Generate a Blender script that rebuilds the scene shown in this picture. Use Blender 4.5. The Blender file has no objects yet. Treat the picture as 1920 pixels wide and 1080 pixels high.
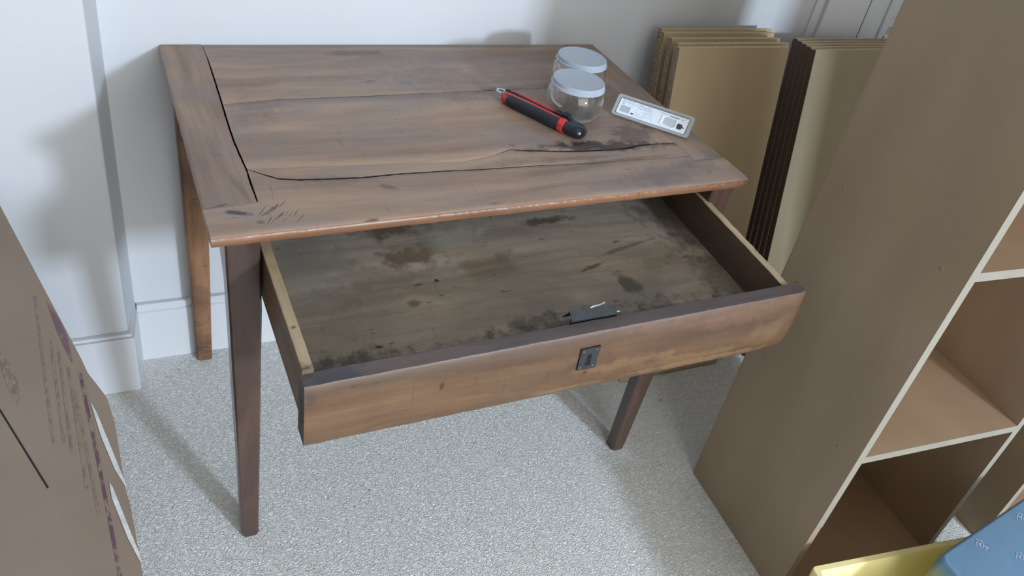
import bpy, bmesh, math, random
from mathutils import Vector, Matrix, noise
random.seed(7)
S = bpy.context.scene
COL = S.collection
R = math.radians

# ---------------------------------------------------------------- camera
cam_d = bpy.data.cameras.new('camera'); cam = bpy.data.objects.new('camera', cam_d); COL.objects.link(cam)
right = Vector((0.89544905, -0.41274551, 0.16676971)); up = Vector((0.13037406, 0.60134918, 0.78827772))
fwd = Vector((0.42564492, 0.68412009, -0.59228887))
M = Matrix((right, up, -fwd)).transposed().to_4x4(); M.translation = Vector((-0.122244, -0.949715, 1.415435))
cam.matrix_world = M
cam_d.sensor_width = 36.0; cam_d.lens = 1571.6917 / 1920 * 36.0; cam_d.clip_start = .01
S.camera = cam

# ---------------------------------------------------------------- world, lights, exposure
W = bpy.data.worlds.new('world'); S.world = W; W.use_nodes = True
bg = W.node_tree.nodes['Background']; bg.inputs[0].default_value = (.96, 1.0, .98, 1); bg.inputs[1].default_value = .33

def area(name, loc, target, sx, sy, power, col):
    d = bpy.data.lights.new(name, 'AREA'); d.shape = 'RECTANGLE'; d.size = sx; d.size_y = sy; d.energy = power; d.color = col
    o = bpy.data.objects.new(name, d); COL.objects.link(o); o.location = loc
    o.rotation_euler = (Vector(target) - Vector(loc)).to_track_quat('-Z', 'Y').to_euler()
    return o
area('window_light', (1.95, -4.80, 1.93), (.2, .3, .5), .36, .40, 240, (.66, .81, 1.0))
area('front_fill_light', (.9, -3.8, 1.6), (.4, .1, .5), 3.0, 2.9, 122, (.95, .98, 1.0))  # added broad fill from the front, not a known window

area('overhead_fill_light', (.6, -1.2, 2.9), (.6, -.8, 0), 2.2, 2.2, 11, (1.0, 1.0, .96))  # added overhead fill standing in for ceiling bounce, no lamp there

vs = S.view_settings; vs.view_transform = 'Standard'; vs.look = 'None'; vs.gamma = 1; vs.use_curve_mapping = False; vs.exposure = 0.0

# ---------------------------------------------------------------- shader helpers
class NT:
    def __init__(s, name):
        s.m = bpy.data.materials.new(name); s.m.use_nodes = True; s.t = s.m.node_tree; s.t.nodes.clear()
        s.out = s.n('ShaderNodeOutputMaterial'); s.b = s.n('ShaderNodeBsdfPrincipled'); s.l(s.b.outputs[0], s.out.inputs[0])
        s.pos = s.n('ShaderNodeNewGeometry').outputs['Position']
    def n(s, k, **kw):
        x = s.t.nodes.new(k)
        for a, v in kw.items(): setattr(x, a, v)
        return x
    def l(s, a, b): s.t.links.new(a, b)
    def put(s, sock, v):
        if isinstance(v, bpy.types.NodeSocket): s.l(v, sock)
        elif v is not None:
            if sock.type == 'RGBA' and len(v) == 3: v = (*v, 1)
            sock.default_value = v
    def mapping(s, vec, scale=(1, 1, 1), loc=(0, 0, 0), rot=(0, 0, 0)):
        x = s.n('ShaderNodeMapping'); s.l(vec, x.inputs[0]); x.inputs['Scale'].default_value = scale; x.inputs['Location'].default_value = loc; x.inputs['Rotation'].default_value = rot
        return x.outputs[0]
    def noise(s, vec, scale, detail=4, rough=.55, dist=0):
        x = s.n('ShaderNodeTexNoise'); s.l(vec, x.inputs['Vector']); x.inputs['Scale'].default_value = scale
        x.inputs['Detail'].default_value = detail; x.inputs['Roughness'].default_value = rough; x.inputs['Distortion'].default_value = dist
        return x
    def ramp(s, f, stops):
        x = s.n('ShaderNodeValToRGB'); s.l(f, x.inputs[0]); e = x.color_ramp.elements
        while len(e) < len(stops): e.new(.5)
        for i, (p, c) in enumerate(stops):
            e[i].position = p; e[i].color = (*c, 1) if len(c) == 3 else c
        return x.outputs[0]
    def mr(s, f, a, b, c=0, d=1):
        x = s.n('ShaderNodeMapRange', clamp=True); s.put(x.inputs[0], f)
        for i, v in enumerate((a, b, c, d)): x.inputs[i + 1].default_value = v
        return x.outputs[0]
    def mix(s, f, a, b, mode='MIX'):
        x = s.n('ShaderNodeMix', data_type='RGBA', blend_type=mode)
        s.put(x.inputs[0], f); s.put(x.inputs[6], a); s.put(x.inputs[7], b)
        return x.outputs[2]
    def math(s, op, a, b=None):
        x = s.n('ShaderNodeMath', operation=op); s.put(x.inputs[0], a)
        if b is not None: s.put(x.inputs[1], b)
        return x.outputs[0]
    def bump(s, h, strength, dist):
        x = s.n('ShaderNodeBump'); s.put(x.inputs['Height'], h); x.inputs['Strength'].default_value = strength; x.inputs['Distance'].default_value = dist
        s.l(x.outputs[0], s.b.inputs['Normal']); return x
    def set(s, **kw):
        names = dict(col='Base Color', rough='Roughness', metal='Metallic', trans='Transmission Weight', ior='IOR', spec='Specular IOR Level', coat='Coat Weight', alpha='Alpha')
        for k, v in kw.items(): s.put(s.b.inputs[names[k]], v)
        return s.m

def plain(name, col, rough=.5, metal=0, var=.06, scale=30, bumpd=0, **kw):
    t = NT(name); n = t.noise(t.pos, scale, 4)
    k = t.mr(n.outputs[0], .3, .7, 1 - var, 1 + var)
    c = t.mix(1.0, col, t.n('ShaderNodeCombineColor').outputs[0], 'MULTIPLY')
    comb = c.node.inputs[7].links[0].from_node
    for i in range(3): t.l(k, comb.inputs[i])
    if bumpd: t.bump(n.outputs[0], .5, bumpd)
    return t.set(col=c, rough=rough, metal=metal, **kw)

def wood(name, dark, mid, light, along='x', rough=.45, spots=(), patina=None, patina_amt=.5, specks=.5, marks=0, seed=0, spec=.4, fine=.12, bumps=.0006):
    """spots: (cx, cy, cz or None, rx, ry, strength, colour, angle) in metres on the real surface"""
    t = NT(name)
    stretch = {'x': (1.2, 11, 11), 'y': (11, 1.2, 11), 'z': (11, 11, 1.2)}[along]
    wv = t.noise(t.pos, 3.5, 3); 
    warp = t.n('ShaderNodeVectorMath', operation='SCALE'); t.l(wv.outputs['Color'], warp.inputs[0]); warp.inputs['Scale'].default_value = .06
    add = t.n('ShaderNodeVectorMath', operation='ADD'); t.l(t.pos, add.inputs[0]); t.l(warp.outputs[0], add.inputs[1])
    g = t.mapping(add.outputs[0], stretch, (seed * 3.1, seed * 1.7, seed * 2.3))
    n1 = t.noise(g, 1.6, 7, .62, .6)
    col = t.ramp(n1.outputs[0], [(.30, dark), (.5, mid), (.70, light)])
    fs = tuple(v * 1.0 for v in {'x': (6, 190, 190), 'y': (190, 6, 190), 'z': (190, 190, 6)}[along])
    n2 = t.noise(t.mapping(t.pos, fs), 1, 3)
    k = t.mr(n2.outputs[0], .25, .75, 1 - fine, 1 + fine)
    cc = t.n('ShaderNodeCombineColor')
    for i in range(3): t.l(k, cc.inputs[i])
    col = t.mix(1.0, col, cc.outputs[0], 'MULTIPLY')
    if patina:
        n3 = t.noise(t.mapping(t.pos, (1.7, 3.0, 3.0), (seed, 2, 5)), 2.0, 5, .6, 1.0)
        f = t.mr(n3.outputs[0], .42, .66, 0, patina_amt)
        col = t.mix(f, col, patina)
    if specks:
        v = t.noise(t.mapping(t.pos, {'x': (1, 2.6, 2.6), 'y': (2.6, 1, 2.6), 'z': (2.6, 2.6, 1)}[along], (seed * 5, 0, 1)), 38, 2, .5)
        f = t.mr(v.outputs[0], .70, .76, 0, specks)
        col = t.mix(f, col, tuple(x * .25 for x in dark))
    if marks:
        v = t.noise(t.mapping(t.pos, {'x': (60, 9, 9), 'y': (9, 60, 9), 'z': (9, 9, 60)}[along], (seed, 4, 2)), 2.2, 1, .4)
        f = t.mr(v.outputs[0], .735, .76, 0, marks)
        col = t.mix(f, col, tuple(x * .3 for x in dark))
    wn = t.noise(t.pos, 42, 5, .65)
    for (cx, cy, cz, rx, ry, st, c, ang) in spots:
        sub = t.n('ShaderNodeVectorMath', operation='SUBTRACT'); t.l(t.pos, sub.inputs[0]); sub.inputs[1].default_value = (cx, cy, 0 if cz is None else cz)
        mp = t.n('ShaderNodeMapping', vector_type='TEXTURE'); t.l(sub.outputs[0], mp.inputs[0])
        mp.inputs['Rotation'].default_value = (0, 0, R(ang))
        mp.inputs['Scale'].default_value = (rx, ry, 1e3) if cz is None else (rx, 1e3, ry)
        ln = t.n('ShaderNodeVectorMath', operation='LENGTH'); t.l(mp.outputs[0], ln.inputs[0])
        s_ = t.math('ADD', ln.outputs['Value'], t.mr(wn.outputs[0], .3, .7, -.55, .55))
        f = t.mr(s_, 1.12, .50, 0, st)
        col = t.mix(f, col, c)
    rr = t.mr(n1.outputs[0], .3, .7, rough + .08, rough - .06)
    h = t.math('ADD', t.math('MULTIPLY', n2.outputs[0], .35), n1.outputs[0])
    t.bump(h, .5, bumps)
    return t.set(col=col, rough=rr, spec=spec)

# ---------------------------------------------------------------- mesh helpers
WL = {}
def tag(o, label, cat, group=None, kind=None):
    o['label'] = label
    if cat: o['category'] = cat
    if group: o['group'] = group
    if kind: o['kind'] = kind
    return o
def empty(name, loc):
    o = bpy.data.objects.new(name, None); o.empty_display_size = .05; COL.objects.link(o); o.location = loc; WL[o.name] = Vector(loc); return o
def mk(name, verts, faces, mat, parent=None, origin=None, smooth=False, bevel=0, seg=2, angle=40):
    me = bpy.data.meshes.new(name)
    if origin is None: origin = WL[parent.name] if parent else Vector((0, 0, 0))
    origin = Vector(origin)
    me.from_pydata([Vector(v) - origin for v in verts], [], faces)
    bm = bmesh.new(); bm.from_mesh(me); bmesh.ops.recalc_face_normals(bm, faces=bm.faces); bm.to_mesh(me); bm.free()
    me.materials.append(mat)
    if smooth:
        me.polygons.foreach_set('use_smooth', [True] * len(me.polygons))
        try: me.set_sharp_from_angle(angle=R(angle))
        except Exception: pass
    o = bpy.data.objects.new(name, me); COL.objects.link(o)
    if parent: o.parent = parent; o.location = origin - WL[parent.name]
    else: o.location = origin
    WL[o.name] = origin
    if bevel:
        b = o.modifiers.new('bevel', 'BEVEL'); b.width = bevel; b.segments = seg; b.limit_method = 'ANGLE'; b.angle_limit = R(35)
    return o
BF = [(0, 1, 3, 2), (4, 6, 7, 5), (0, 4, 5, 1), (2, 3, 7, 6), (0, 2, 6, 4), (1, 5, 7, 3)]
def boxv(a, b, f=None):
    v = [(x, y, z) for x in (a[0], b[0]) for y in (a[1], b[1]) for z in (a[2], b[2])]
    return [f(*p) for p in v] if f else v
def box(name, a, b, mat, parent=None, f=None, **kw): return mk(name, boxv(a, b, f), BF, mat, parent, **kw)
class MB:
    def __init__(s): s.v = []; s.f = []
    def add(s, v, f):
        n = len(s.v); s.v += list(v); s.f += [tuple(i + n for i in q) for q in f]; return s
    def box(s, a, b, f=None): return s.add(boxv(a, b, f), BF)
    def build(s, *a, **k): return mk(a[0], s.v, s.f, *a[1:], **k)
def prism(poly, z0, z1, f=None):
    n = len(poly); v = [(x, y, z0) for x, y in poly] + [(x, y, z1) for x, y in poly]
    if f: v = [f(*p) for p in v]
    return v, [tuple(range(n))[::-1], tuple(range(n, 2 * n))] + [(i, (i + 1) % n, n + (i + 1) % n, n + i) for i in range(n)]
def loft(secs, closed=True, caps=True):
    n = len(secs[0]); v = [p for s in secs for p in s]; f = []
    for k in range(len(secs) - 1):
        for i in range(n if closed else n - 1):
            j = (i + 1) % n; f.append((k * n + i, k * n + j, (k + 1) * n + j, (k + 1) * n + i))
    if caps and closed:
        f.append(tuple(range(n))[::-1]); f.append(tuple(range((len(secs) - 1) * n, len(secs) * n)))
    return v, f
def lathe(prof, c, seg=64, rmod=None):
    v = []; f = []; n = len(prof)
    for k in range(seg):
        a = 2 * math.pi * k / seg
        for i, (r, z) in enumerate(prof):
            rr = r + (rmod(a, i, r, z) if rmod else 0)
            v.append((c[0] + rr * math.cos(a), c[1] + rr * math.sin(a), c[2] + z))
    for k in range(seg):
        m = (k + 1) % seg
        for i in range(n - 1):
            f.append((k * n + i, m * n + i, m * n + i + 1, k * n + i + 1))
    return v, f
def tube(pts, rad, seg=10):
    secs = []
    pts = [Vector(p) for p in pts]
    for i, p in enumerate(pts):
        d = (pts[min(i + 1, len(pts) - 1)] - pts[max(i - 1, 0)]).normalized()
        a = d.orthogonal().normalized() if i == 0 else (a - d * a.dot(d)).normalized()
        b = d.cross(a); r = rad(i / (len(pts) - 1)) if callable(rad) else rad
        secs.append([p + (a * math.cos(2 * math.pi * k / seg) + b * math.sin(2 * math.pi * k / seg)) * r for k in range(seg)])
    return loft(secs)
def nz(x, y=0, z=0, s=1): return noise.noise(Vector((x * s, y * s, z * s)))
def lerp(a, b, t): return a + (b - a) * t
def ipl(pts, x, k=1):
    if x <= pts[0][0]: return pts[0][k]
    for p, q_ in zip(pts, pts[1:]):
        if x <= q_[0]: return lerp(p[k], q_[k], (x - p[0]) / (q_[0] - p[0] + 1e-9))
    return pts[-1][k]

# ---------------------------------------------------------------- materials
m_wall = plain('white_wall_paint', (.515, .525, .54), .55, var=.012, scale=3, bumpd=.0004)
m_trim = plain('white_gloss_paint', (.56, .57, .585), .35, var=.01, scale=5)
m_gap = plain('gap_shade', (.05, .05, .055), .8)
t = NT('cream_carpet')
warp = t.noise(t.pos, 60, 2); sc = t.n('ShaderNodeVectorMath', operation='SCALE'); t.l(warp.outputs['Color'], sc.inputs[0]); sc.inputs['Scale'].default_value = .012
ad = t.n('ShaderNodeVectorMath', operation='ADD'); t.l(t.pos, ad.inputs[0]); t.l(sc.outputs[0], ad.inputs[1])
n1 = t.noise(t.mapping(ad.outputs[0], (1.0, 1.35, 1)), 130, 2, .5, 1.0)
ridge = t.math('ABSOLUTE', t.math('SUBTRACT', n1.outputs[0], .5)); ridge = t.mr(ridge, 0, .14, 1, 0)
n2 = t.noise(t.pos, 420, 3, .6)
n3 = t.noise(t.pos, 5, 4, .6)
h = t.math('ADD', ridge, t.math('MULTIPLY', n2.outputs[0], .5))
c = t.mix(t.mr(h, .2, 1.3), (.72, .72, .69), (.88, .88, .855))
c = t.mix(t.mr(n3.outputs[0], .35, .7, 0, .18), c, (.74, .72, .67))
sp = t.noise(t.pos, 55, 1, .4); c = t.mix(t.mr(sp.outputs[0], .77, .80, 0, .6), c, (.16, .14, .12))
t.bump(h, .8, .0030)
m_carpet = t.set(col=c, rough=.95, spec=.1)

BL = (.020, .022, .030)
top_spots = [
    (.0455, .057, None, .017, .0055, .9, (.02, .025, .035), -20),
    (.070, .031, None, .005, .004, .5, (.05, .03, .02), 0),
    (.352, .458, None, .020, .007, .65, (.07, .045, .035), 5),
    (.37, .588, None, .075, .014, .6, (.085, .062, .06), 0),
    (.56, .45, None, .18, .10, .28, (.085, .06, .052), 0),
    (.13, .36, None, .06, .045, .40, (.10, .078, .08), 25),
    (.70, .170, None, .14, .020, .97, (.040, .022, .016), -6),
    (.56, .172, None, .05, .010, .8, (.075, .055, .05), 0), (.62, .135, None, .10, .008, .55, (.13, .08, .055), 0), (.66, .245, None, .09, .03, .40, (.15, .095, .07), 10), (.85, .33, None, .03, .10, .35, (.16, .11, .09), 0), (.20, .55, None, .12, .02, .35, (.20, .15, .135), -8), (.62, .56, None, .10, .03, .35, (.19, .14, .12), 5), (.17, .30, None, .05, .012, .4, (.40, .27, .18), 12),
    (.50, .137, None, .07, .014, .35, (.10, .075, .065), 8),
    (.78, .20, None, .07, .035, .70, (.07, .040, .028), 30),
    (.77, .062, None, .10, .030, .42, (.10, .082, .080), 10),
    (.72, .118, None, .11, .006, .5, (.07, .045, .035), 2),
    (.58, .100, None, .13, .008, .35, (.10, .06, .04), 4),
    (.86, .085, None, .04, .03, .35, (.11, .09, .09), 0),
    (.19, .117, None, .05, .02, .35, (.13, .095, .08), 0),
    (.27, .094, None, .018, .007, .55, (.07, .045, .035), -30),
    (.22, .010, None, .012, .004, .8, (.04, .03, .03), 10),
    (.42, .022, None, .016, .004, .5, (.06, .06, .09), 0),
    (.50, .30, None, .22, .03, .22, (.24, .15, .095), 3),
    (.30, .30, None, .14, .02, .20, (.23, .15, .10), 0),
    (.53, .018, None, .10, .010, .25, (.26, .17, .11), 0),
]
for i in range(16):      # pale and dark gouges near the left front corner
    u = random.random(); v_ = random.random()
    top_spots.append((.076 + .05 * u, .030 + .043 * v_, None, .010 + .006 * random.random(), .0011, .75, (.055, .030, .026), 48 + 14 * random.random()))
m_top = wood('worn_walnut_top', (.190, .125, .090), (.285, .188, .132), (.355, .242, .168), 'x', .42, top_spots, (.205, .172, .170), .75, .45, .25, 1, fine=.07)
m_topy = wood('worn_walnut_end', (.195, .128, .092), (.280, .186, .132), (.345, .238, .165), 'y', .42,
              [(.0455, .057, None, .017, .0055, .9, (.02, .025, .035), -20), (.02, .078, None, .02, .0025, .6, (.05, .045, .05), 20),
               (.91, .09, None, .03, .04, .4, (.11, .09, .09), 0), (.06, .12, None, .006, .05, .35, (.08, .055, .045), 10)], (.205, .172, .170), .7, .4, .2, 4)
m_edge = wood('worn_orange_edge', (.115, .050, .024), (.20, .092, .045), (.28, .145, .078), 'x', .36, (), (.10, .065, .05), .35, .5, .6, 6)
front_spots = [(.70, 0, .5885, .14, .0055, .5, (.21, .135, .070), 0), (.68, 0, .5945, .15, .0009, .9, (.06, .03, .015), 0), (.44, 0, .588, .06, .004, .6, (.19, .12, .06), 0), (.56, 0, .615, .10, .012, .5, (.20, .115, .052), 0), (.66, 0, .600, .10, .010, .45, (.21, .125, .060), 0), (.40, 0, .64, .08, .012, .35, (.175, .095, .042), 0), (.82, 0, .625, .04, .02, .4, (.19, .115, .06), 0), (.30, 0, .60, .06, .010, .35, (.16, .09, .045), 0), (.11, 0, .60, .05, .05, .3, (.15, .085, .05), 0), (.25, 0, .640, .0035, .010, .85, (.05, .025, .015), 0),
               (.16, 0, .667, .006, .003, .7, (.05, .025, .015), 0), (.13, 0, .667, .004, .002, .7, (.05, .025, .015), 0),
               (.60, 0, .675, .08, .009, .35, (.17, .085, .055), 0), (.72, 0, .66, .07, .016, .4, (.17, .085, .06), 0),
               (.55, 0, .60, .12, .006, .45, (.13, .06, .03), 0), (.30, 0, .635, .0012, .03, .6, (.09, .045, .03), 0),
               (.345, 0, .625, .0010, .022, .55, (.09, .045, .03), 0), (.21, 0, .64, .0010, .02, .6, (.08, .04, .03), 0),
               (.545, 0, .60, .0009, .016, .7, (.07, .03, .02), 0), (.552, 0, .602, .0009, .014, .6, (.07, .03, .02), 0),
               (.605, 0, .66, .0009, .03, .6, (.08, .04, .03), 0), (.477, 0, .612, .003, .003, .9, (.03, .015, .01), 0),
               (.0755, 0, .66, .007, .012, .7, (.05, .035, .035), 0), (.50, 0, .685, .5, .0045, .45, (.13, .08, .075), 0)]
m_front = wood('orange_brown_drawer_front', (.062, .030, .014), (.110, .057, .026), (.170, .094, .046), 'x', .45, front_spots, (.085, .048, .033), .45, .35, .25, 9)
m_rim = wood('blackened_top_rim', (.050, .038, .036), (.082, .060, .055), (.125, .092, .080), 'x', .5, [(.10, -.22, None, .06, .04, .7, (.035, .040, .052), 0)], (.05, .048, .055), .5, .5, 0, 11)
bot_spots = [(.31, .065, None, .060, .032, .75, (.105, .070, .042), 15), (.30, .150, None, .07, .040, .8, (.085, .056, .036), 0),
             (.40, .155, None, .07, .014, .55, (.09, .062, .042), 0), (.645, -.075, None, .020, .040, .75, (.055, .048, .040), 20),
             (.46, .040, None, .022, .010, .5, (.115, .100, .075), 20), (.58, .115, None, .055, .011, .8, (.06, .042, .030), 0),
             (.50, -.165, None, .34, .045, .85, (.062, .056, .048), 3), (.16, -.165, None, .09, .050, .85, (.055, .055, .052), 0), (.40, .098, None, .06, .03, .55, (.36, .33, .26), 10), (.36, .02, None, .30, .012, .35, (.13, .10, .075), 4), (.62, .06, None, .10, .03, .35, (.33, .28, .20), 8), (.15, .03, None, .07, .12, .35, (.16, .15, .13), 0),
             (.45, -.12, None, .06, .014, .6, (.06, .052, .042), 0), (.83, -.10, None, .05, .10, .55, (.075, .062, .048), 0),
             (.75, -.02, None, .06, .018, .35, (.17, .13, .085), 20), (.24, .02, None, .09, .05, .25, (.125, .088, .055), 10),
             (.28, -.045, None, .012, .010, .6, (.06, .045, .032), 0), (.33, .00, None, .004, .004, .9, (.03, .02, .016), 0),
             (.20, -.12, None, .005, .003, .9, (.03, .02, .016), 0), (.60, -.02, None, .03, .004, .7, (.06, .042, .03), 15),
             (.70, .02, None, .08, .005, .6, (.075, .055, .04), 12), (.86, .15, None, .10, .20, .6, (.05, .04, .034), 0),
             (.27, -.02, None, .02, .007, .45, (.21, .17, .12), 10)]
m_bot = wood('grimy_drawer_bottom', (.195, .158, .120), (.300, .246, .192), (.395, .326, .250), 'x', .6, bot_spots, (.175, .160, .135), .75, .75, .15, 14, spec=.25, fine=.10)
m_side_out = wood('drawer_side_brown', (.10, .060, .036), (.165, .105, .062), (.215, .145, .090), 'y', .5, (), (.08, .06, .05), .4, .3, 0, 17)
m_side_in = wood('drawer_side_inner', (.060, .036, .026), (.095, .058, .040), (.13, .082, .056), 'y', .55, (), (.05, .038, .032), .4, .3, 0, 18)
m_side_top = wood('bare_side_top', (.26, .19, .115), (.36, .27, .165), (.44, .34, .215), 'y', .55, [(.078, -.215, None, .02, .022, .9, (.05, .04, .035), 0), (.855, -.215, None, .02, .02, .8, (.05, .04, .035), 0), (.078, -.13, None, .004, .004, .8, (.06, .04, .03), 0)], (.28, .21, .14), .3, .6, 0, 19)
m_leg = wood('dark_leg_wood', (.036, .019, .014), (.068, .034, .024), (.100, .052, .034), 'z', .30, (), (.042, .031, .030), .5, .3, 0, 21)
m_leg.node_tree.nodes['Principled BSDF'].inputs['Coat Weight'].default_value = .35; m_leg.node_tree.nodes['Principled BSDF'].inputs['Coat Roughness'].default_value = .12
m_leg2 = wood('orange_leg_wood', (.15, .070, .034), (.27, .135, .066), (.37, .195, .10), 'z', .42, (), (.055, .033, .024), .85, .4, .8, 23)
m_joint_dark = plain('dark_joint', (.012, .009, .008), .8)  # near-black colour for plank faces along cracks and joints
m_apron = wood('apron_wood', (.07, .042, .03), (.12, .07, .048), (.17, .10, .066), 'x', .5, (), None, 0, .2, 0, 25)

def board_mat(name, col, edge=False, seed=0, rough=.4):
    t = NT(name); n = t.noise(t.mapping(t.pos, (3, 3, .8), (seed, 0, 0)), 4, 4, .5)
    c = t.mix(t.mr(n.outputs[0], .3, .7), tuple(x * .93 for x in col), tuple(x * 1.06 for x in col))
    return t.set(col=c, rough=rough, spec=.3)
m_board = board_mat('tan_board_face', (.43, .335, .205))
m_board2 = board_mat('olive_board_face', (.245, .200, .122), rough=.35)
m_case = board_mat('tan_bookcase_face', (.315, .235, .158), rough=.38)
m_case_in = board_mat('brown_bookcase_inside', (.35, .235, .150), rough=.4)
m_cream = board_mat('cream_edge_band', (.27, .24, .19), rough=.5)
def chip(name, a, b):
    t = NT(name); v = t.n('ShaderNodeTexVoronoi'); t.l(t.pos, v.inputs['Vector']); v.inputs['Scale'].default_value = 330
    n = t.noise(t.pos, 120, 4, .7)
    c = t.mix(t.mr(v.outputs['Color'], .2, .9), a, b); c = t.mix(t.mr(n.outputs[0], .6, .7, 0, .5), c, tuple(x * .4 for x in a))
    t.bump(n.outputs[0], .5, .0006); return t.set(col=c, rough=.75, spec=.2)
m_chip = chip('chipboard_edge', (.20, .14, .10), (.40, .29, .21))
m_chip_lt = chip('chipboard_top_edge', (.34, .25, .15), (.52, .41, .26))
m_dkedge = board_mat('dark_brown_edge', (.10, .062, .044), rough=.45)
m_screw = plain('screw_steel', (.25, .27, .28), .4, .6)
m_hole = plain('screw_recess', (.03, .03, .03), .7)

t = NT('brown_cardboard')
n = t.noise(t.mapping(t.pos, (1, 1, 1)), 6, 4, .6); n2 = t.noise(t.mapping(t.pos, (260, 4, 4)), 1, 2)
c = t.mix(t.mr(n.outputs[0], .3, .7), (.235, .180, .137), (.270, .210, .165)); t.bump(n2.outputs[0], .25, .0006)
m_card = t.set(col=c, rough=.7, spec=.25)
def printm(name, col, base, lo, hi, sc):
    t = NT(name); n = t.noise(t.mapping(t.pos, (1, .35, 1)), sc, 4, .7)
    return t.set(col=t.mix(t.mr(n.outputs[0], lo, hi), base, col), rough=.65, spec=.25)
CB = (.252, .195, .151)
m_purple = printm('purple_print', (.125, .062, .085), CB, .42, .52, 120)
m_blot = printm('mauve_blot', (.165, .095, .125), CB, .28, .46, 60)
m_purple_f = printm('faint_purple_print', (.19, .135, .115), CB, .45, .55, 160)
m_void = plain('void', (.002, .002, .002), .9)
m_slit = plain('black_slit', (.012, .011, .010), .9)
m_tape = plain('white_tape', (.60, .60, .60), .35, var=.15, scale=60, bumpd=.001)
m_yellow = plain('yellow_plastic', (.90, .80, .38), .38, var=.03, scale=8)
t = NT('blue_film'); n = t.noise(t.mapping(t.pos, (1, 1, .6)), 9, 3, .5)
c = t.mix(t.mr(n.outputs[0], .3, .7), (.165, .30, .46), (.195, .34, .51))
zz = t.n('ShaderNodeSeparateXYZ'); t.l(t.pos, zz.inputs[0])
c = t.mix(t.mr(zz.outputs[2], .287, .265, 0, .85), c, (.32, .36, .26))
t.bump(n.outputs[0], .3, .004); m_blue = t.set(col=c, rough=.32, spec=.5)
m_emb = plain('pale_blue_print', (.36, .48, .64), .35)
m_emb_f = plain('faint_blue_ring', (.23, .37, .53), .32)

t = NT('clear_glass'); m_glass = t.set(col=(.97, .99, .98), rough=.02, trans=1.0, ior=1.46, alpha=.8)
t = NT('frosted_lid'); m_lid = t.set(col=(.60, .66, .76), rough=.32, trans=.45, ior=1.3, spec=.45, alpha=.88)
t = NT('clear_blister'); m_clear = t.set(col=(.93, .95, .96), rough=.09, trans=.93, ior=1.15, spec=.5)
m_cardw = plain('white_card', (.72, .77, .84), .5, var=.02)
m_ink = plain('grey_ink', (.30, .33, .40), .6)
m_ink_lt = plain('light_grey_ink', (.48, .53, .60), .6)
m_inkd = plain('dark_ink', (.05, .045, .05), .6)
m_red = plain('red_plastic', (.50, .030, .030), .35, var=.04)
m_black = plain('black_rubber', (.012, .015, .021), .48, var=.1, scale=200, bumpd=.0002)
m_blackg = plain('black_gloss_plastic', (.010, .013, .018), .25)
m_steel = plain('brushed_steel', (.62, .64, .64), .3, .85, var=.1)
m_iron = plain('old_dark_iron', (.040, .042, .046), .45, .5, var=.25, scale=60, bumpd=.0004)
m_bright = plain('bright_worn_steel', (.30, .32, .33), .3, .8)

# ---------------------------------------------------------------- room
def struct(o): o['kind'] = 'structure'; return o
def wy(x): return .6387 - .0126 * (x + .1)
struct(mk('floor', [(-2.2, -5.6, 0), (3.2, -5.6, 0), (3.2, .75, 0), (-2.2, .75, 0), (-2.2, -5.6, -.05), (3.2, -5.6, -.05), (3.2, .75, -.05), (-2.2, .75, -.05)],
   [(0, 1, 2, 3), (7, 6, 5, 4), (0, 4, 5, 1), (1, 5, 6, 2), (2, 6, 7, 3), (3, 7, 4, 0)], m_carpet))
tag(bpy.data.objects['floor'], 'cream textured loop carpet under the table', None)
v, f = prism([(-.095, wy(-.095)), (1.565, wy(1.565)), (1.60, .655), (1.60, wy(1.6) + .12), (-.095, wy(-.095) + .12)], 0, 2.5)
o = struct(mk('wall_back', v, f, m_wall)); tag(o, 'pale white wall behind the table', None)
v, f = prism([(-2.2, .545), (-.107, .545), (-.085, wy(-.085)), (-.085, .76), (-2.2, .76)], 0, 2.5)
o = struct(mk('wall_left', v, f, m_wall, smooth=False, bevel=.004)); tag(o, 'white wall section that steps forward at the left', None)
v, f = prism([(1.60, .655), (3.2, .655), (3.2, .76), (1.60, .76)], 0, 2.5)
o = struct(mk('wall_right', v, f, m_wall)); tag(o, 'white painted wall behind the cupboard door casing', None)

def base_profile(run, name, label):
    # skirting: body with a recessed bead line near its top
    (x0, y0), (x1, y1), nx, ny, d = run
    prof = [(0, 0), (d, 0), (d, .138), (d - .004, .1405), (d - .004, .1435), (d, .146), (d, .150), (d - .006, .157), (0, .157)]
    secs = [[(x + nx * p, y + ny * p, z) for p, z in prof] for x, y in ((x0, y0), (x1, y1))]
    v, f = loft(secs); o = struct(mk(name, v, f, m_trim)); tag(o, label, None)
# the photo shows a plain board, joint line, and wall above it
base_profile(((-.082, wy(-.082)), (1.56, wy(1.56)), 0, -1, .0175), 'baseboard_back', 'white skirting board along the back wall')
v = []
poly = [(-2.2, .5270), (-.0965, .5270), (-.0790, wy(-.08) - .0), (-.107, wy(-.08)), (-.107, .545), (-2.2, .545)]
v1, f1 = prism(poly, 0, .150)
mb = MB(); mb.add(v1, f1)
poly2 = [(-2.2, .5325), (-.1005, .5325), (-.0835, wy(-.08)), (-.107, wy(-.08)), (-.107, .545), (-2.2, .545)]
v1, f1 = prism(poly2, .150, .158); mb.add(v1, f1)
o = struct(mb.build('baseboard_left', m_trim, bevel=.002)); tag(o, 'white skirting board around the stepped wall section', None)

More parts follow.
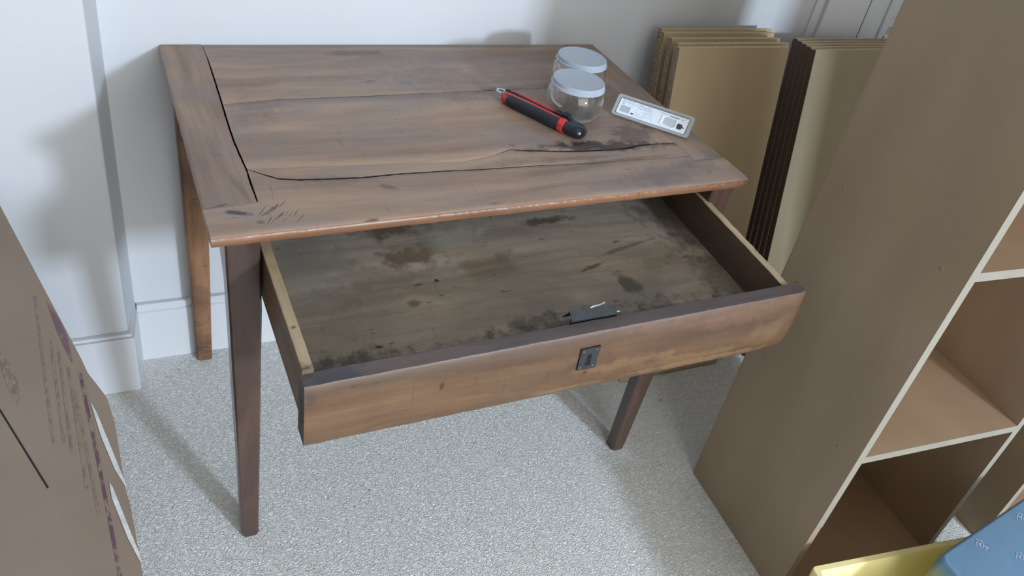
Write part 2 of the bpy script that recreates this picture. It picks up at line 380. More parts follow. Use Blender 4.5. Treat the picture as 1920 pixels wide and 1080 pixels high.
# cupboard casing and door at the right end of the back wall
yb = .612
box('trim_1', (1.560, yb - .002, 0), (1.588, yb + .03, 2.2), m_trim, bevel=.003); struct(bpy.data.objects['trim_1']); tag(bpy.data.objects['trim_1'], 'narrow white bead beside the door casing', None)
box('trim_2', (1.588, yb - .014, 0), (1.733, yb + .03, 2.2), m_trim, bevel=.003); struct(bpy.data.objects['trim_2']); tag(bpy.data.objects['trim_2'], 'flat white door casing', None)
dr = MB()
dr.box((1.737, yb - .008, .05), (1.812, yb + .02, 2.15))
dr.box((1.812, yb - .008, .05), (2.40, yb + .02, .755)); dr.box((2.32, yb - .008, .755), (2.40, yb + .02, 2.15))
dr.box((1.812, yb - .008, 1.9), (2.32, yb + .02, 2.15))
o = struct(dr.build('door_1', m_trim, bevel=.002)); tag(o, 'white panelled cupboard door at the top right', None)
box('door_gap_shade', (1.7325, yb - .0105, .05), (1.7385, yb + .02, 2.15), m_gap, o)  # dark strip painting in the shade of the gap beside the door
box('door_panel', (1.81, yb + .010, .75), (2.33, yb + .016, 1.92), m_trim, o)
mo = MB()
mo.add(*prism([(1.812, yb - .014), (1.838, yb - .014), (1.846, yb + .010), (1.812, yb + .010)], .757, 1.9))
for z0 in (.757, .795):
    mo.box((1.83, yb - .014 + (.012 if z0 > .78 else 0), z0), (2.32, yb + .012, z0 + .022))
mo.build('door_moulding', m_trim, o, bevel=.002)

# ---------------------------------------------------------------- table
T = empty('wooden_desk', (.46, .32, 0)); tag(T, 'antique brown wooden desk with its drawer pulled open', 'desk')
ZT = .75; TH = .0175
def yf(x): return .004 + .0173 * x           # front edge
def ybk(x): return min(.640, wy(x) - .004) - .004 * x  # back edge near wall
XL = lambda y: .0 + .009 * y / .64
XR = lambda y: .925 + .010 * y / .62
crack1 = [(.087, .0754), (.131, .0758), (.172, .0776), (.217, .076), (.265, .0751), (.331, .0769), (.428, .0806), (.5655, .0849)]  # y, x
c2 = [(.078, .1735, .9), (.0963, .1569, 1.3), (.116, .1401, 1.6), (.1457, .1327, 1.7), (.1769, .1296, 1.4), (.2416, .125, 1.5), (.2936, .1272, 1.2), (.3736, .1258, 1.0), (.4375, .122, .8), (.5351, .1208, .5), (.5751, .1189, .3), (.66, .116, .12), (.93, .114, .12)]
c3 = [(.078, .1735, .0), (.42, .150, .05), (.48, .163, .10), (.52, .180, .4), (.535, .1739, .9), (.5783, .1666, 1.3), (.62, .160, 1.9), (.654, .1572, 1.8), (.7029, .155, 1.5), (.7434, .156, 1.9), (.7774, .1639, 1.6), (.813, .1637, .9), (.855, .1629, .3), (.93, .162, .15)]
j1 = [(.078, .386, .12), (.172, .3968, .30), (.3433, .3986, .35), (.6152, .4066, .25), (.93, .41, .15)]
cx1 = lambda y: ipl(crack1, y) + .0006 * nz(y, 3, 0, 70) + .0003 * nz(y, 6, 0, 220)
cgap = lambda y: .0003 + .0013 * max(0, min(1, (y - .08) / .06)) * max(.1, min(1, (.60 - y) / .06))
def gap(pl, x, amp=.0006):
    y = ipl([(p[0], p[1]) for p in pl], x); g = ipl([(p[0], p[2]) for p in pl], x) * .00125
    return y + amp * nz(x, 3.1, 0, 60) * (1 if g > .0002 else .2) + .4 * amp * nz(x, 1, 0, 230) , g * (1 + .5 * nz(x, 7, 0, 90))
def plank(name, lo, hi, x0, x1, mat, mat2=None, front=False, back=False, step=.004, label=None, follow=False, lg=lambda x: 1, hg=lambda x: 1):
    n = max(2, int((x1 - x0) / step)); secs = []
    for i in range(n + 1):
        x = lerp(x0, x1, i / n); a = lo(x); b = hi(x); zz = ZT + .0002 * nz(x, a, 0, 9)
        if front:
            w = .0009 * nz(x, 0, 0, 35) + .0005 * nz(x, 4, 0, 120); a = a + w
            pr = [(a + .003, zz - TH), (a + .0007, zz - TH + .003), (a, zz - TH + .008), (a + .0006, zz - .0058), (a + .0022, zz - .0025), (a + .0055, zz - .0007), (a + .011, zz)]
        else:
            ca = .00035 if lg(x) > .0003 else .00002
            pr = [(a, zz - TH), (a, zz - ca), (a + ca, zz)]
        cb = .00035 if hg(x) > .0003 else .00002
        pr += [(b - cb, zz), (b, zz - cb), (b, zz - TH)] if not back else [(b - .004, zz), (b, zz - .003), (b, zz - TH)]
        k = len(pr) - 3; top = [(lerp(pr[k - 1][0], pr[k][0], j / 12), zz) for j in range(1, 12)]; pr = pr[:k] + top + pr[k:]
        yl = pr[-1][0]; pr += [(lerp(yl, pr[0][0], j / 12), zz - TH) for j in range(1, 12)]
        secs.append([(x, y, z) for y, z in pr])
    v, f = loft(secs)
    if follow:
        v = [(x + (cx1(y) + cgap(y) - x0) * max(0, 1 - (x - x0) / .03), y, z) for x, y, z in v]
    o = mk(name, v, f, mat, T, smooth=True, angle=50)
    if mat2:
        o.data.materials.append(mat2)
        for p in o.data.polygons:
            if p.normal.y < -.55 and abs(p.normal.x) < .7: p.material_index = 1
    o.data.materials.append(m_joint_dark); gi = len(o.data.materials) - 1
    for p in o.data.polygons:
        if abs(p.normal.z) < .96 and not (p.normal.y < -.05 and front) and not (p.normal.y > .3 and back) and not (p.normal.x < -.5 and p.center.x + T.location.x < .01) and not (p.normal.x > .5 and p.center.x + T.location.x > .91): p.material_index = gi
    if label: o['label'] = label
    return o
XJ = .855
# front plank, full width in front of the end joints
def lo_f(x): return yf(x)
def hi_f(x):
    if x < .0778: return .0745 + .10 * x + .0003 * nz(x, 2, 0, 50)
    if x > XJ: return .098 + .01 * (x - XJ)
    y, g = gap(c2, x); return y - g
plank('top_plank', lo_f, hi_f, .0006, .9245, m_top, m_edge, front=True, step=.002, hg=lambda x: gap(c2, x)[1] if .078 < x < XJ else 0)
plank('top_plank', lambda x: sum(gap(c2, x)), lambda x: max(gap(c3, x)[0] - gap(c3, x)[1], sum(gap(c2, x)) + .0004), .0800, XJ - .0003, m_top, follow=True, lg=lambda x: gap(c2, x)[1], hg=lambda x: gap(c3, x)[1])
plank('top_plank', lambda x: sum(gap(c3, x)) , lambda x: gap(j1, x)[0] - gap(j1, x)[1], .0800, XJ - .0003, m_top, follow=True, lg=lambda x: gap(c3, x)[1], hg=lambda x: gap(j1, x)[1])
plank('top_plank', lambda x: sum(gap(j1, x)), lambda x: min(ybk(x), 9), .0800, XJ - .0003, m_top, back=True, follow=True, lg=lambda x: gap(j1, x)[1])
# end planks: grain runs front to back
def end_plank(xa, xb, y0, y1, outer):
    n = 130; secs = []
    for i in range(n + 1):
        y = lerp(y0, y1, i / n); a = xa(y); b = xb(y); z = ZT + .0002 * nz(y, 5, 0, 8); w = .0007 * nz(y, 9, 0, 40)
        if outer == 'l': pr = [(a + .002 + w, z - TH), (a + w, z - .010), (a + w + .001, z - .003), (a + .005, z), (b - .0005, z), (b, z - .0008), (b, z - TH)]
        else: pr = [(a, z - TH), (a, z - .0008), (a + .0005, z), (b - .005, z), (b - .001 + w, z - .003), (b + w, z - .010), (b - .002, z - TH)]
        secs.append([(x, y, z_) for x, z_ in pr])
    v, f = loft(secs); o = mk('end_plank', v, f, m_topy, T, smooth=True, angle=50); o.data.materials.append(m_joint_dark)
    for p in o.data.polygons:
        if abs(p.normal.z) < .5 and (p.normal.x > .5 if outer == 'l' else p.normal.x < -.5): p.material_index = 1
    return o
end_plank(XL, lambda y: cx1(y) - .6 * cgap(y), .0765, ybk(.04), 'l')
end_plank(lambda y: XJ + .0003 + .0004 * nz(y, 3, 0, 60), XR, .0980, ybk(.9), 'r')

# legs: tapered, each a mesh of its own
def leg(bx0, bx1, by0, by1, tx0, tx1, ty0, ty1, mat, zt=ZT - TH, block=.135):
    """b*: foot rectangle, t*: top rectangle; square block at the top, taper below"""
    zs = [0, .004, .10, .2, .3, .4, .5, zt - block, zt - .085, zt - .05, zt]
    secs = []
    for k, z in enumerate(zs):
        tt = min(1, z / (zt - block)) if block else z / zt
        x0 = lerp(bx0, tx0, z / zt); y0 = lerp(by0, ty0, z / zt)
        ex = lerp(bx1 - bx0, tx1 - tx0, tt); ey = ipl([(0, by1 - by0), (zt - .085, (by1 - by0) * 1.25), (zt, ty1 - ty0)], z)
        if bx0 > .5: x1 = lerp(bx1, tx1, z / zt); x0 = x1 - ex
        else: x1 = x0 + ex
        if by0 > .4: y1 = lerp(by1, ty1, z / zt); y0 = y1 - ey
        else: y1 = y0 + ey
        c = .003 if z > 0 else .006
        w = .0006 * nz(z, bx0, by0, 14)
        secs.append([(x0 + c + w, y0, z), (x1 - c, y0, z), (x1 + w, y0 + c, z), (x1, y1 - c, z), (x1 - c, y1, z), (x0 + c, y1, z), (x0, y1 - c, z), (x0 + w, y0 + c, z)])
    v, f = loft(secs); return mk('leg', v, f, mat, T, smooth=True, angle=25)
leg(.0375, .0675, .074, .103, .0187, .0655, .012, .095, m_leg)
leg(.8660, .8980, .060, .090, .8560, .9030, .026, .105, m_leg)
leg(.0310, .0640, .588, .618, .0240, .0760, .575, .622, m_leg2)
leg(.8650, .8960, .578, .608, .8560, .9040, .562, .610, m_leg)
# aprons under the top (the front is open for the drawer)
za, zb = .600, ZT - TH - .0005
box('apron', (.046, .096, za), (.064, .574, zb), m_apron, T)
box('apron', (.872, .106, za), (.890, .561, zb), m_apron, T)
box('apron', (.078, .590, za), (.855, .608, zb), m_apron, T)
box('drawer_runner', (.064, .096, .585), (.084, .574, .600), m_apron, T)
box('drawer_runner', (.853, .106, .585), (.872, .561, .600), m_apron, T)

# ---- drawer
def dw(u, v_, w): return (.0705 + u, .033 - v_ + .03 * w, .703 - .062 * v_ + w)
ds = MB()
def side(u0, u1):
    n = 40; secs = []
    for i in range(n + 1):
        v_ = lerp(-.36, .238, i / n); k = .0010 * nz(v_, u0, 0, 60) + .0007 * nz(v_, u0, 3, 160)
        secs.append([dw(u0, v_, -.085), dw(u1, v_, -.085), dw(u1, v_, k - .001), dw(u1 - .001 + .4 * k, v_, k), dw(u0 + .001 + .4 * k, v_, k), dw(u0, v_, k - .001)])
    return loft(secs)
v, f = side(0, .0145); ds.add(v, f)
v, f = side(.7775, .7915); ds.add(v, f)
ds.box((.0145, -.36, -.085), (.7775, -.345, -.004), dw)
D = ds.build('drawer', m_side_out, T, origin=dw(0, .2, -.085), smooth=True, angle=30)
D['label'] = 'open drawer with bare pale tops on its sides'
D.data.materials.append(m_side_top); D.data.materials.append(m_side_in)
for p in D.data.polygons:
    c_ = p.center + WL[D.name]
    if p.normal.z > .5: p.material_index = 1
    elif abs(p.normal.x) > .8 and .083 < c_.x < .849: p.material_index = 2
# front panel with worn, knocked-off lower right corner
secs = []
xs = [.0680 + (.8790 - .0680) * i / 120 for i in range(121)]
for i, x in enumerate(xs):
    zt_ = .6795 + (x - .069) * .0142 + .0006 * nz(x, 0, 0, 30) + .0005 * nz(x, 1, 0, 110)
    zb_ = .5800 + .0007 * nz(x, 2, 0, 25)
    if x > .79: zb_ += .010 * ((x - .79) / .089) ** 1.6 + (.022 * max(0, (x - .862) / .017) ** 2)
    yfr = -.2275 + .0006 * nz(x, 5, 0, 40) - (-.004 * max(0, (x - .862) / .017) ** 2)
    xe = x
    row = [(yfr + .0265, zb_ + .002), (yfr + .003 - .006, zb_), (yfr - .0045, zb_ + .004), (yfr - .0035, lerp(zb_, zt_, .35)), (yfr - .002, lerp(zb_, zt_, .7)),
           (yfr, zt_ - .004), (yfr + .0022, zt_ - .0006), (yfr + .006, zt_), (yfr + .0235, zt_ + .0015), (yfr + .0265, zt_ - .001)]
    secs.append([(xe + (0 if i < 110 else -.004 * (1 - (z - zb_) / .1) * (i - 110) / 10), y, z) for y, z in row])
v, f = loft(secs)
P = mk('drawer_front', v, f, m_front, D, smooth=True, angle=35)
P.data.materials.append(m_rim)
for p in P.data.polygons:
    if p.normal.z > .6 or (p.normal.y > .7) or p.normal.x < -.8: p.material_index = 1
P['label'] = 'orange-brown drawer front with blackened top edge'
# bottom boards with a ragged joint
def bboard(v0, v1, ja, jb):
    n = 150; secs = []
    for i in range(n + 1):
        u = lerp(.010, .7815, i / n)
        def jj(k): return .0035 * nz(u, 2, 0, 5) + .0012 * nz(u, 8, 0, 60)
        wob = (.0012 * max(0, nz(u, 4, 0, 9)))
        a = v0 + (jj(1) + .00005 + wob * .8 if ja else 0); b = v1 + (jj(1) - .00005 - wob * .8 if jb else 0)
        a0 = v0 + (jj(1) if ja else 0); b0 = v1 + (jj(1) if jb else 0)
        secs.append([dw(u, a0, -.078), dw(u, b0, -.078), dw(u, b0, -.0722), dw(u, b, -.0722), dw(u, b, -.0703), dw(u, b - .0001, -.0695), dw(u, a + .0001, -.0695), dw(u, a, -.0703), dw(u, a, -.0722), dw(u, a0, -.0722)])
    v, f = loft(secs); return mk('bottom_board', v, f, m_bot, D, smooth=True, angle=40)
bboard(-.345, -.078, False, True); bboard(-.078, .236, True, False)
# lock on the back of the front panel: folded sheet-iron case with a bright bolt
zl = .688
lk = MB()
pl = [(-.2020, zl + .0025), (-.1920, zl + .0115), (-.1770, zl - .009), (-.1780, zl - .0100), (-.1920, zl + .0100), (-.2020, zl + .0010)]
lk.add(*loft([[(x, y, z) for y, z in pl] for x in (.452, .470, .490, .510, .530)]))
lk.box((.452, -.2000, zl - .055), (.530, -.198, zl + .001)); lk.box((.455, -.198, zl - .050), (.527, -.186, zl - .020))
lk.build('lock_case', m_iron, D)
bt = MB(); bt.add(*tube([(.487, -.190, zl + .0115), (.492, -.190, zl + .0135), (.503, -.189, zl + .0135), (.511, -.188, zl + .0155)], .0013, 8))
bt.add(*tube([(.528, -.199, zl + .004), (.533, -.199, zl + .004)], .0015, 8)); bt.build('lock_bolt', m_bright, D, smooth=True)
# escutcheon with keyhole and four nails
yE = -.2318
es = MB(); X0, X1, Z0, Z1 = .4600, .4910, .6210, .6600
kx = (X0 + X1) / 2
hole = [(kx - .0045, .6290), (kx + .0045, .6290), (kx + .0032, .6385), (kx + .0040, .6420), (kx + .0042, .6455), (kx + .0020, .6495), (kx - .0020, .6495), (kx - .0042, .6455), (kx - .0040, .6420), (kx - .0032, .6385)]
outer = [(X0, Z0), (X1, Z0), (X1, .637), (X1, .641), (X1, .6455), (X1 + .0008, Z1 + .001), (X0, Z1), (X0, .6455), (X0, .641), (X0, .637)]
def esy(z): return -.2330 + (z - .58) * .032
for (za_, sgn) in ((0, 0),):
    n = len(hole)
    vv = [(x, esy(z) - .0016, z) for x, z in outer] + [(x, esy(z) - .0016, z) for x, z in hole] + [(x, esy(z) + .002, z) for x, z in outer] + [(x, esy(z) + .002, z) for x, z in hole]
    ff = []
    for i in range(n):
        j = (i + 1) % n
        ff += [(i, j, n + j, n + i), (2 * n + i, 2 * n + j, 3 * n + j, 3 * n + i), (i, j, 2 * n + j, 2 * n + i), (n + i, n + j, 3 * n + j, 3 * n + i)]
    es.add(vv, ff)
es.build('escutcheon', m_iron, D)
box('keyhole', (kx - .0046, esy(.64) - .0008, .6288), (kx + .0046, esy(.64) + .0002, .6497), m_void, D)
for (x, z) in ((X0 + .0045, Z1 - .0045), (X1 - .0045, Z1 - .004), (X0 + .005, Z0 + .0045), (X1 - .005, Z0 + .0050)):
    v, f = lathe([(0, .0009), (.0011, .0006), (.0015, 0), (.0012, -.001)], (0, 0, 0), 10)
    v = [(x + a, esy(z) - .0016 - c_, z + b) for a, b, c_ in v]
    mk('escutcheon_nail', v, f, m_bright, D, smooth=True)

# ---------------------------------------------------------------- things on the desk top
def jar(name, c, ear, label, lidrot=0):
    J = empty(name, c); tag(J, label, 'jar', 'lidded glass jars on the desk')
    out = [(0, .0010), (.020, .0006), (.040, .0), (.0445, .0018), (.0462, .0055), (.0490, .012), (.0530, .022), (.0547, .031), (.0545, .040), (.0525, .048), (.0485, .0545), (.0465, .0575), (.0465, .066)]
    inn = [(.0445, .066), (.0445, .0570), (.0458, .054), (.0500, .0475), (.0521, .040), (.0523, .031), (.0507, .0225), (.0467, .0135), (.0425, .0080), (.036, .0060), (.0, .0056)]
    def rm(a, i, r, z):
        if z < .0075 and r > .04 and i < 6: return .0013 * (1 if math.sin(a * 46) > 0 else -1) * (1 if z > .001 else .3)
        return 0
    v, f = lathe(out + inn, c, 184, rm)
    mk('glass_body', v, f, m_glass, J, smooth=True, angle=60)
    # pinched glass ear on the shoulder
    e = []
    for s_ in [i / 14 for i in range(15)]:
        a = ear + .55 * (s_ - .2); r = lerp(.0500, .0545, min(1, s_ * 1.6)) + .0065 * math.sin(math.pi * s_)
        e.append((c[0] + r * math.cos(a), c[1] + r * math.sin(a), c[2] + lerp(.055, .030, s_)))
    v, f = tube(e, lambda s_: .0032 + .0022 * math.sin(math.pi * s_), 12); mk('glass_ear', v, f, m_glass, J, smooth=True, angle=80)
    lp = [(0, .0672), (.044, .0672), (.0465, .0676), (.0480, .0680), (.0490, .0674), (.0494, .0650), (.0488, .0618), (.0504, .0606), (.0516, .0594), (.0516, .0560), (.0500, .0552), (.0482, .0555), (.0482, .0648), (.0455, .0660), (0, .0660)]
    v, f = lathe(lp, c, 96); mk('lid', v, f, m_lid, J, smooth=True, angle=35)
    return J
jar('glass_jar', (.705, .300, ZT), R(188), 'round clear glass jar with frosted white lid, the nearer of the two')
jar('glass_jar', (.768, .402, ZT), R(180), 'round clear glass jar with frosted white lid, behind the other jar')

# utility knife
K0 = Vector((.6715, .1960, ZT)); Kd = Vector((.581 - .6715, .371 - .196, 0)).normalized(); Kn = Vector((Kd.y, -Kd.x, 0))   # Kn points away from the camera side
def kf(s, b, z): return tuple(K0 + Kd * s + Kn * (b * 1.22) + Vector((0, 0, z * 1.15)))
K = empty('utility_knife', K0); tag(K, 'red and black snap-blade utility knife lying in front of the jars', 'knife')
def ksec(s, b0, b1, z0, z1, r=.004):
    return [kf(s, b, z) for b, z in ((b0 + r, z0), (b1 - r, z0), (b1, z0 + r), (b1, z1 - r), (b1 - r, z1), (b0 + r, z1), (b0, z1 - r), (b0, z0 + r))]
L = .186
body = [ksec(s, -.013 * k, .013 * k, .001, .001 + .017 * k2) for s, k, k2 in ((.030, .95, .9), (.045, 1, 1), (.10, 1.0, 1.0), (.165, .92, .92), (.178, .86, .86), (.183, .70, .7))]
v, f = loft(body); mk('handle_body', v, f, m_red, K, smooth=True, angle=40)
v, f = prism([(.070, .0005), (.185, .0010), (.185, .0065), (.070, .0065)], .0172, .0196, lambda s, b, z: kf(s, b, z - .0002)); mk('blade_channel', v, f, m_slit, K)
rl = MB(); rl.add(*loft([ksec(s, .0062, .0128 * k, .010, .0212 * k2, .002) for s, k, k2 in ((.066, 1, 1), (.12, 1, 1), (.172, .93, .95), (.176, .9, .85))]))
rl.add(*loft([ksec(s, -.0070, .0002, .010, .0208 * k2, .002) for s, k2 in ((.040, 1), (.12, 1), (.176, .93), (.184, .8))])); rl.build('slide_rail', m_red, K, smooth=True, angle=40)
gp = [ksec(s, -.0150 * k, -.0035, .0006, .0215 * k2, .005) for s, k, k2 in ((.050, .9, .95), (.056, 1.05, 1), (.08, 1.0, 1.0), (.11, 1.04, 1.0), (.14, 1.0, .98), (.160, .98, .95), (.168, .88, .88))]
v, f = loft(gp); mk('rubber_grip', v, f, m_black, K, smooth=True, angle=50)
sl = MB(); sl.add(*loft([ksec(s, .0015, .0105, .016, z, .0015) for s, z in ((.036, .021), (.040, .0265), (.052, .0265), (.056, .024), (.068, .0245), (.074, .0215))])); sl.build('blade_slider', m_blackg, K, smooth=True, angle=30)
tc = [ksec(s, -.0150 * k, .0145 * k, .0005 + .008 * (1 - k), .0005 + .008 * (1 - k) + .0205 * k, .0068 * k) for s, k in ((-.002, .30), (.0, .62), (.004, .84), (.010, .96), (.020, 1.0), (.034, 1.0), (.037, .97))]
v, f = loft(tc); mk('tail_cap', v, f, m_blackg, K, smooth=True, angle=60)
rb = [ksec(s, -.0156 * k, .002, .0004, .0222 * k, .0055) for s, k in ((.036, .97), (.038, 1.0), (.047, 1.0), (.049, .96))]
v, f = loft(rb); mk('red_band', v, f, m_red, K, smooth=True, angle=40)
# blade holder tip with a hole (frame of four bars)
bt = MB()
for a, b in (((.176, -.0075, .0125), (.2030, -.0040, .0158)), ((.176, .0042, .0125), (.2030, .0078, .0158)), ((.1980, -.0075, .0125), (.2030, .0078, .0158)), ((.176, -.0075, .0125), (.1870, .0078, .0158))):
    bt.box(a, b, kf)
bt.build('blade_tip', m_steel, K, bevel=.0006)

# blister pack, propped on its moulded hump
A0 = Vector((.782, .2835, .7535)); ex = Vector((.675, -.738, 0)).normalized()
ey = Vector((.738 * math.cos(.65), .675 * math.cos(.65), math.sin(.65))); ey = (ey - ex * ey.dot(ex)).normalized(); en = ex.cross(ey).normalized()
def bf(u, v_, w): return tuple(A0 + ex * (u * .966) + ey * (v_ * .83) + en * w)
BP = empty('blister_pack', A0); tag(BP, 'clear blister pack with white printed card, propped at a tilt right of the jars', 'packaging')
LB, HB = .161, .0575
def rrect(x0, y0, x1, y1, r, n=5):
    pts = []
    for cx, cy, a0 in ((x1 - r, y0 + r, -90), (x1 - r, y1 - r, 0), (x0 + r, y1 - r, 90), (x0 + r, y0 + r, 180)):
        for i in range(n + 1):
            a = R(a0 + 90 * i / n); pts.append((cx + r * math.cos(a), cy + r * math.sin(a)))
    return pts
v, f = prism(rrect(0, 0, LB, HB, .006), -.0006, 0, bf); mk('blister_flange', v, f, m_clear, BP)
rim = []
ro = rrect(.0005, .0005, LB - .0005, HB - .0005, .006); ri = rrect(.0065, .0060, LB - .0075, HB - .0065, .004); n = len(ro)
m_flange = plain('milky_flange', (.34, .36, .37), .2)
vv = [bf(x, y, .0002) for x, y in ro] + [bf(x, y, .0002) for x, y in ri] + [bf(x, y, .0012) for x, y in ro] + [bf(x, y, .0012) for x, y in ri]
ff = []
for i in range(n):
    j = (i + 1) % n; ff += [(i, j, n + j, n + i), (2 * n + i, 2 * n + j, 3 * n + j, 3 * n + i), (i, j, 2 * n + j, 2 * n + i), (n + i, n + j, 3 * n + j, 3 * n + i)]
mk('blister_rim', vv, ff, m_flange, BP)
# moulded hump underneath, tapering away from the card, standing on the desk
def under(u, v_, w):
    p = Vector(bf(u, v_, w)); p.z = max(p.z, ZT + .0004); return tuple(p)
v, f = loft([[under(x, y, w) for x, y in rrect(.010 + k, .010 + k, LB - .012 - k, HB - .010 - k * .3, .005)] for w, k in ((-.0008, 0), (-.010, .001), (-.020, .003), (-.026, .004))])
mk('blister_hump', v, f, m_clear, BP, smooth=True, angle=40)
v, f = prism(rrect(.0085, .0075, LB - .010, HB - .0085, .003), .0003, .0010, bf); mk('printed_card', v, f, m_cardw, BP)
pr_ = MB(); pd = MB(); pl_ = MB(); w0, w1 = .0011, .0013
def q4(mb, u0, v0, u1, v1, w=0): mb.box((u0, v0, w0), (u1, v1, w1 + w), bf)
for k in range(11): q4(pr_, .0135, .0135 + k * .00155, .034, .0135 + k * .00155 + (.0008 if k % 3 else .0011))   # barcode, bars along the length
for r_ in range(5):
    u = .0135
    while u < .074:
        w = random.uniform(.003, .008)
        if random.random() < .85: q4(pl_ if r_ % 2 else pr_, u, .0335 + r_ * .0027, min(u + w, .076), .0335 + r_ * .0027 + .0011)
        u += w + .0014
for r_ in range(7):
    u = .045
    while u < .081:
        w = random.uniform(.003, .006)
        if random.random() < .8: q4(pl_, u, .0115 + r_ * .0029, min(u + w, .083), .0115 + r_ * .0029 + .0010)
        u += w + .0014
q4(pd, .0375, .0135, .0425, .0175)
q4(pr_, .112, .0390, .132, .0425); q4(pl_, .090, .0425, .110, .0440); q4(pr_, .136, .0400, .1415, .0415)
v, f = prism([(.104, .016), (.124, .013), (.1285, .017), (.1285, .034), (.108, .0355), (.104, .032)], w0, w1, bf); pl_.add(v, f)
v, f = prism([(.133, .015), (.1415, .015), (.1430, .020), (.1480, .0215), (.1430, .024), (.1415, .029), (.133, .029), (.1315, .022)], w0, w1 + .0002, bf); pd.add(v, f)
pd.box((.0105, .0475, w0), (LB - .012, .0486, w1), bf)
for o_ in (pr_.build('grey_printing', m_ink, BP), pl_.build('light_printing', m_ink_lt, BP), pd.build('dark_printing', m_inkd, BP)): o_['kind'] = 'stuff'
oc = MB(); poly = [(.098, .013), (.124, .0085), (.1315, .013), (.1320, .036), (.106, .0395), (.0985, .036)]; inner = [(.1025, .0155), (.1235, .0118), (.1290, .016), (.1290, .0342), (.1075, .0368), (.1025, .034)]
n = len(poly); vv = [bf(x, y, w0) for x, y in poly] + [bf(x, y, w0) for x, y in inner] + [bf(x, y, w1 + .0010) for x, y in poly] + [bf(x, y, w1 + .0010) for x, y in inner]; ff = []
for i in range(n):
    j = (i + 1) % n; ff += [(i, j, n + j, n + i), (2 * n + i, 2 * n + j, 3 * n + j, 3 * n + i), (i, j, 2 * n + j, 2 * n + i), (n + i, n + j, 3 * n + j, 3 * n + i)]
mk('moulded_outline', vv, ff, plain('white_outline', (.85, .88, .92), .3), BP)

# ---------------------------------------------------------------- leaning boards
def leaning_board(name, xb, yb_, xt, yt, zt_, wd, th, face, edge_side, edge_top, label, group):
    a = Vector((xb, yb_, 0)); u = Vector((1, -.012, 0)).normalized(); up_ = Vector((xt - xb, yt - yb_, zt_)); h_ = up_.length
    up_.normalize(); nb = Vector((0, up_.z, -up_.y)).normalized()     # towards the wall and down
    a = a + Vector((0, 0, .0)) + Vector((0, 0, th * -nb.z))
    vs_ = [a + u * x + up_ * z + nb * y for x in (0, wd) for y in (0, th) for z in (0, h_)]
    o = mk(name, vs_, BF, face, None, origin=(xb + wd / 2, yb_, 0), bevel=.0008, seg=1)
    o.data.materials.append(edge_side); o.data.materials.append(edge_top)
    for p in o.data.polygons:
        if abs(p.normal.x) > .8: p.material_index = 1
        elif p.normal.z > .8: p.material_index = 2
    return tag(o, label, 'board', group)
G1 = 'shelf boards leaning in the left stack'
names1 = ['frontmost tan shelf board of the left leaning stack beside the desk', 'tan shelf board second from the front of the left leaning stack',
          'tan shelf board in the middle of the left leaning stack', 'tan shelf board fourth from the front, just before the rearmost, of the left stack', 'rearmost tan shelf board of the left leaning stack, nearest the wall']
b1 = [(1.005, .257, 1.036, .445, .812, .310), (1.008, .277, 1.048, .468, .812, .316), (1.012, .305, 1.058, .505, .808, .311), (1.018, .330, 1.066, .548, .804, .322), (1.020, .350, 1.078, .575, .802, .325)]
for (xb, y_, xt, yt, zt_, wd), nm in zip(b1, names1):
    leaning_board('shelf_board', xb, y_, xt, yt, zt_, wd, .0165, m_board, m_chip, m_chip_lt, nm, G1)
G2 = 'shelf boards leaning in the right stack'
names2 = ['frontmost olive shelf board of the right leaning stack by the bookcase', 'olive shelf board second from the front of the right leaning stack',
          'olive shelf board third from the front of the right leaning stack', 'olive shelf board second from the wall in the right stack', 'rearmost olive shelf board of the right leaning stack']
b2 = [(1.412 - .0035 * k, .250 + .0187 * k, 1.455 + .002 * k, .462 + .0187 * k, .795 - .001 * k, .33) for k in range(5)]
for (xb, y_, xt, yt, zt_, wd), nm in zip(b2, names2):
    leaning_board('shelf_board', xb, y_, xt, yt, zt_, wd, .0172, m_board2, m_dkedge, m_chip_lt, nm, G2)

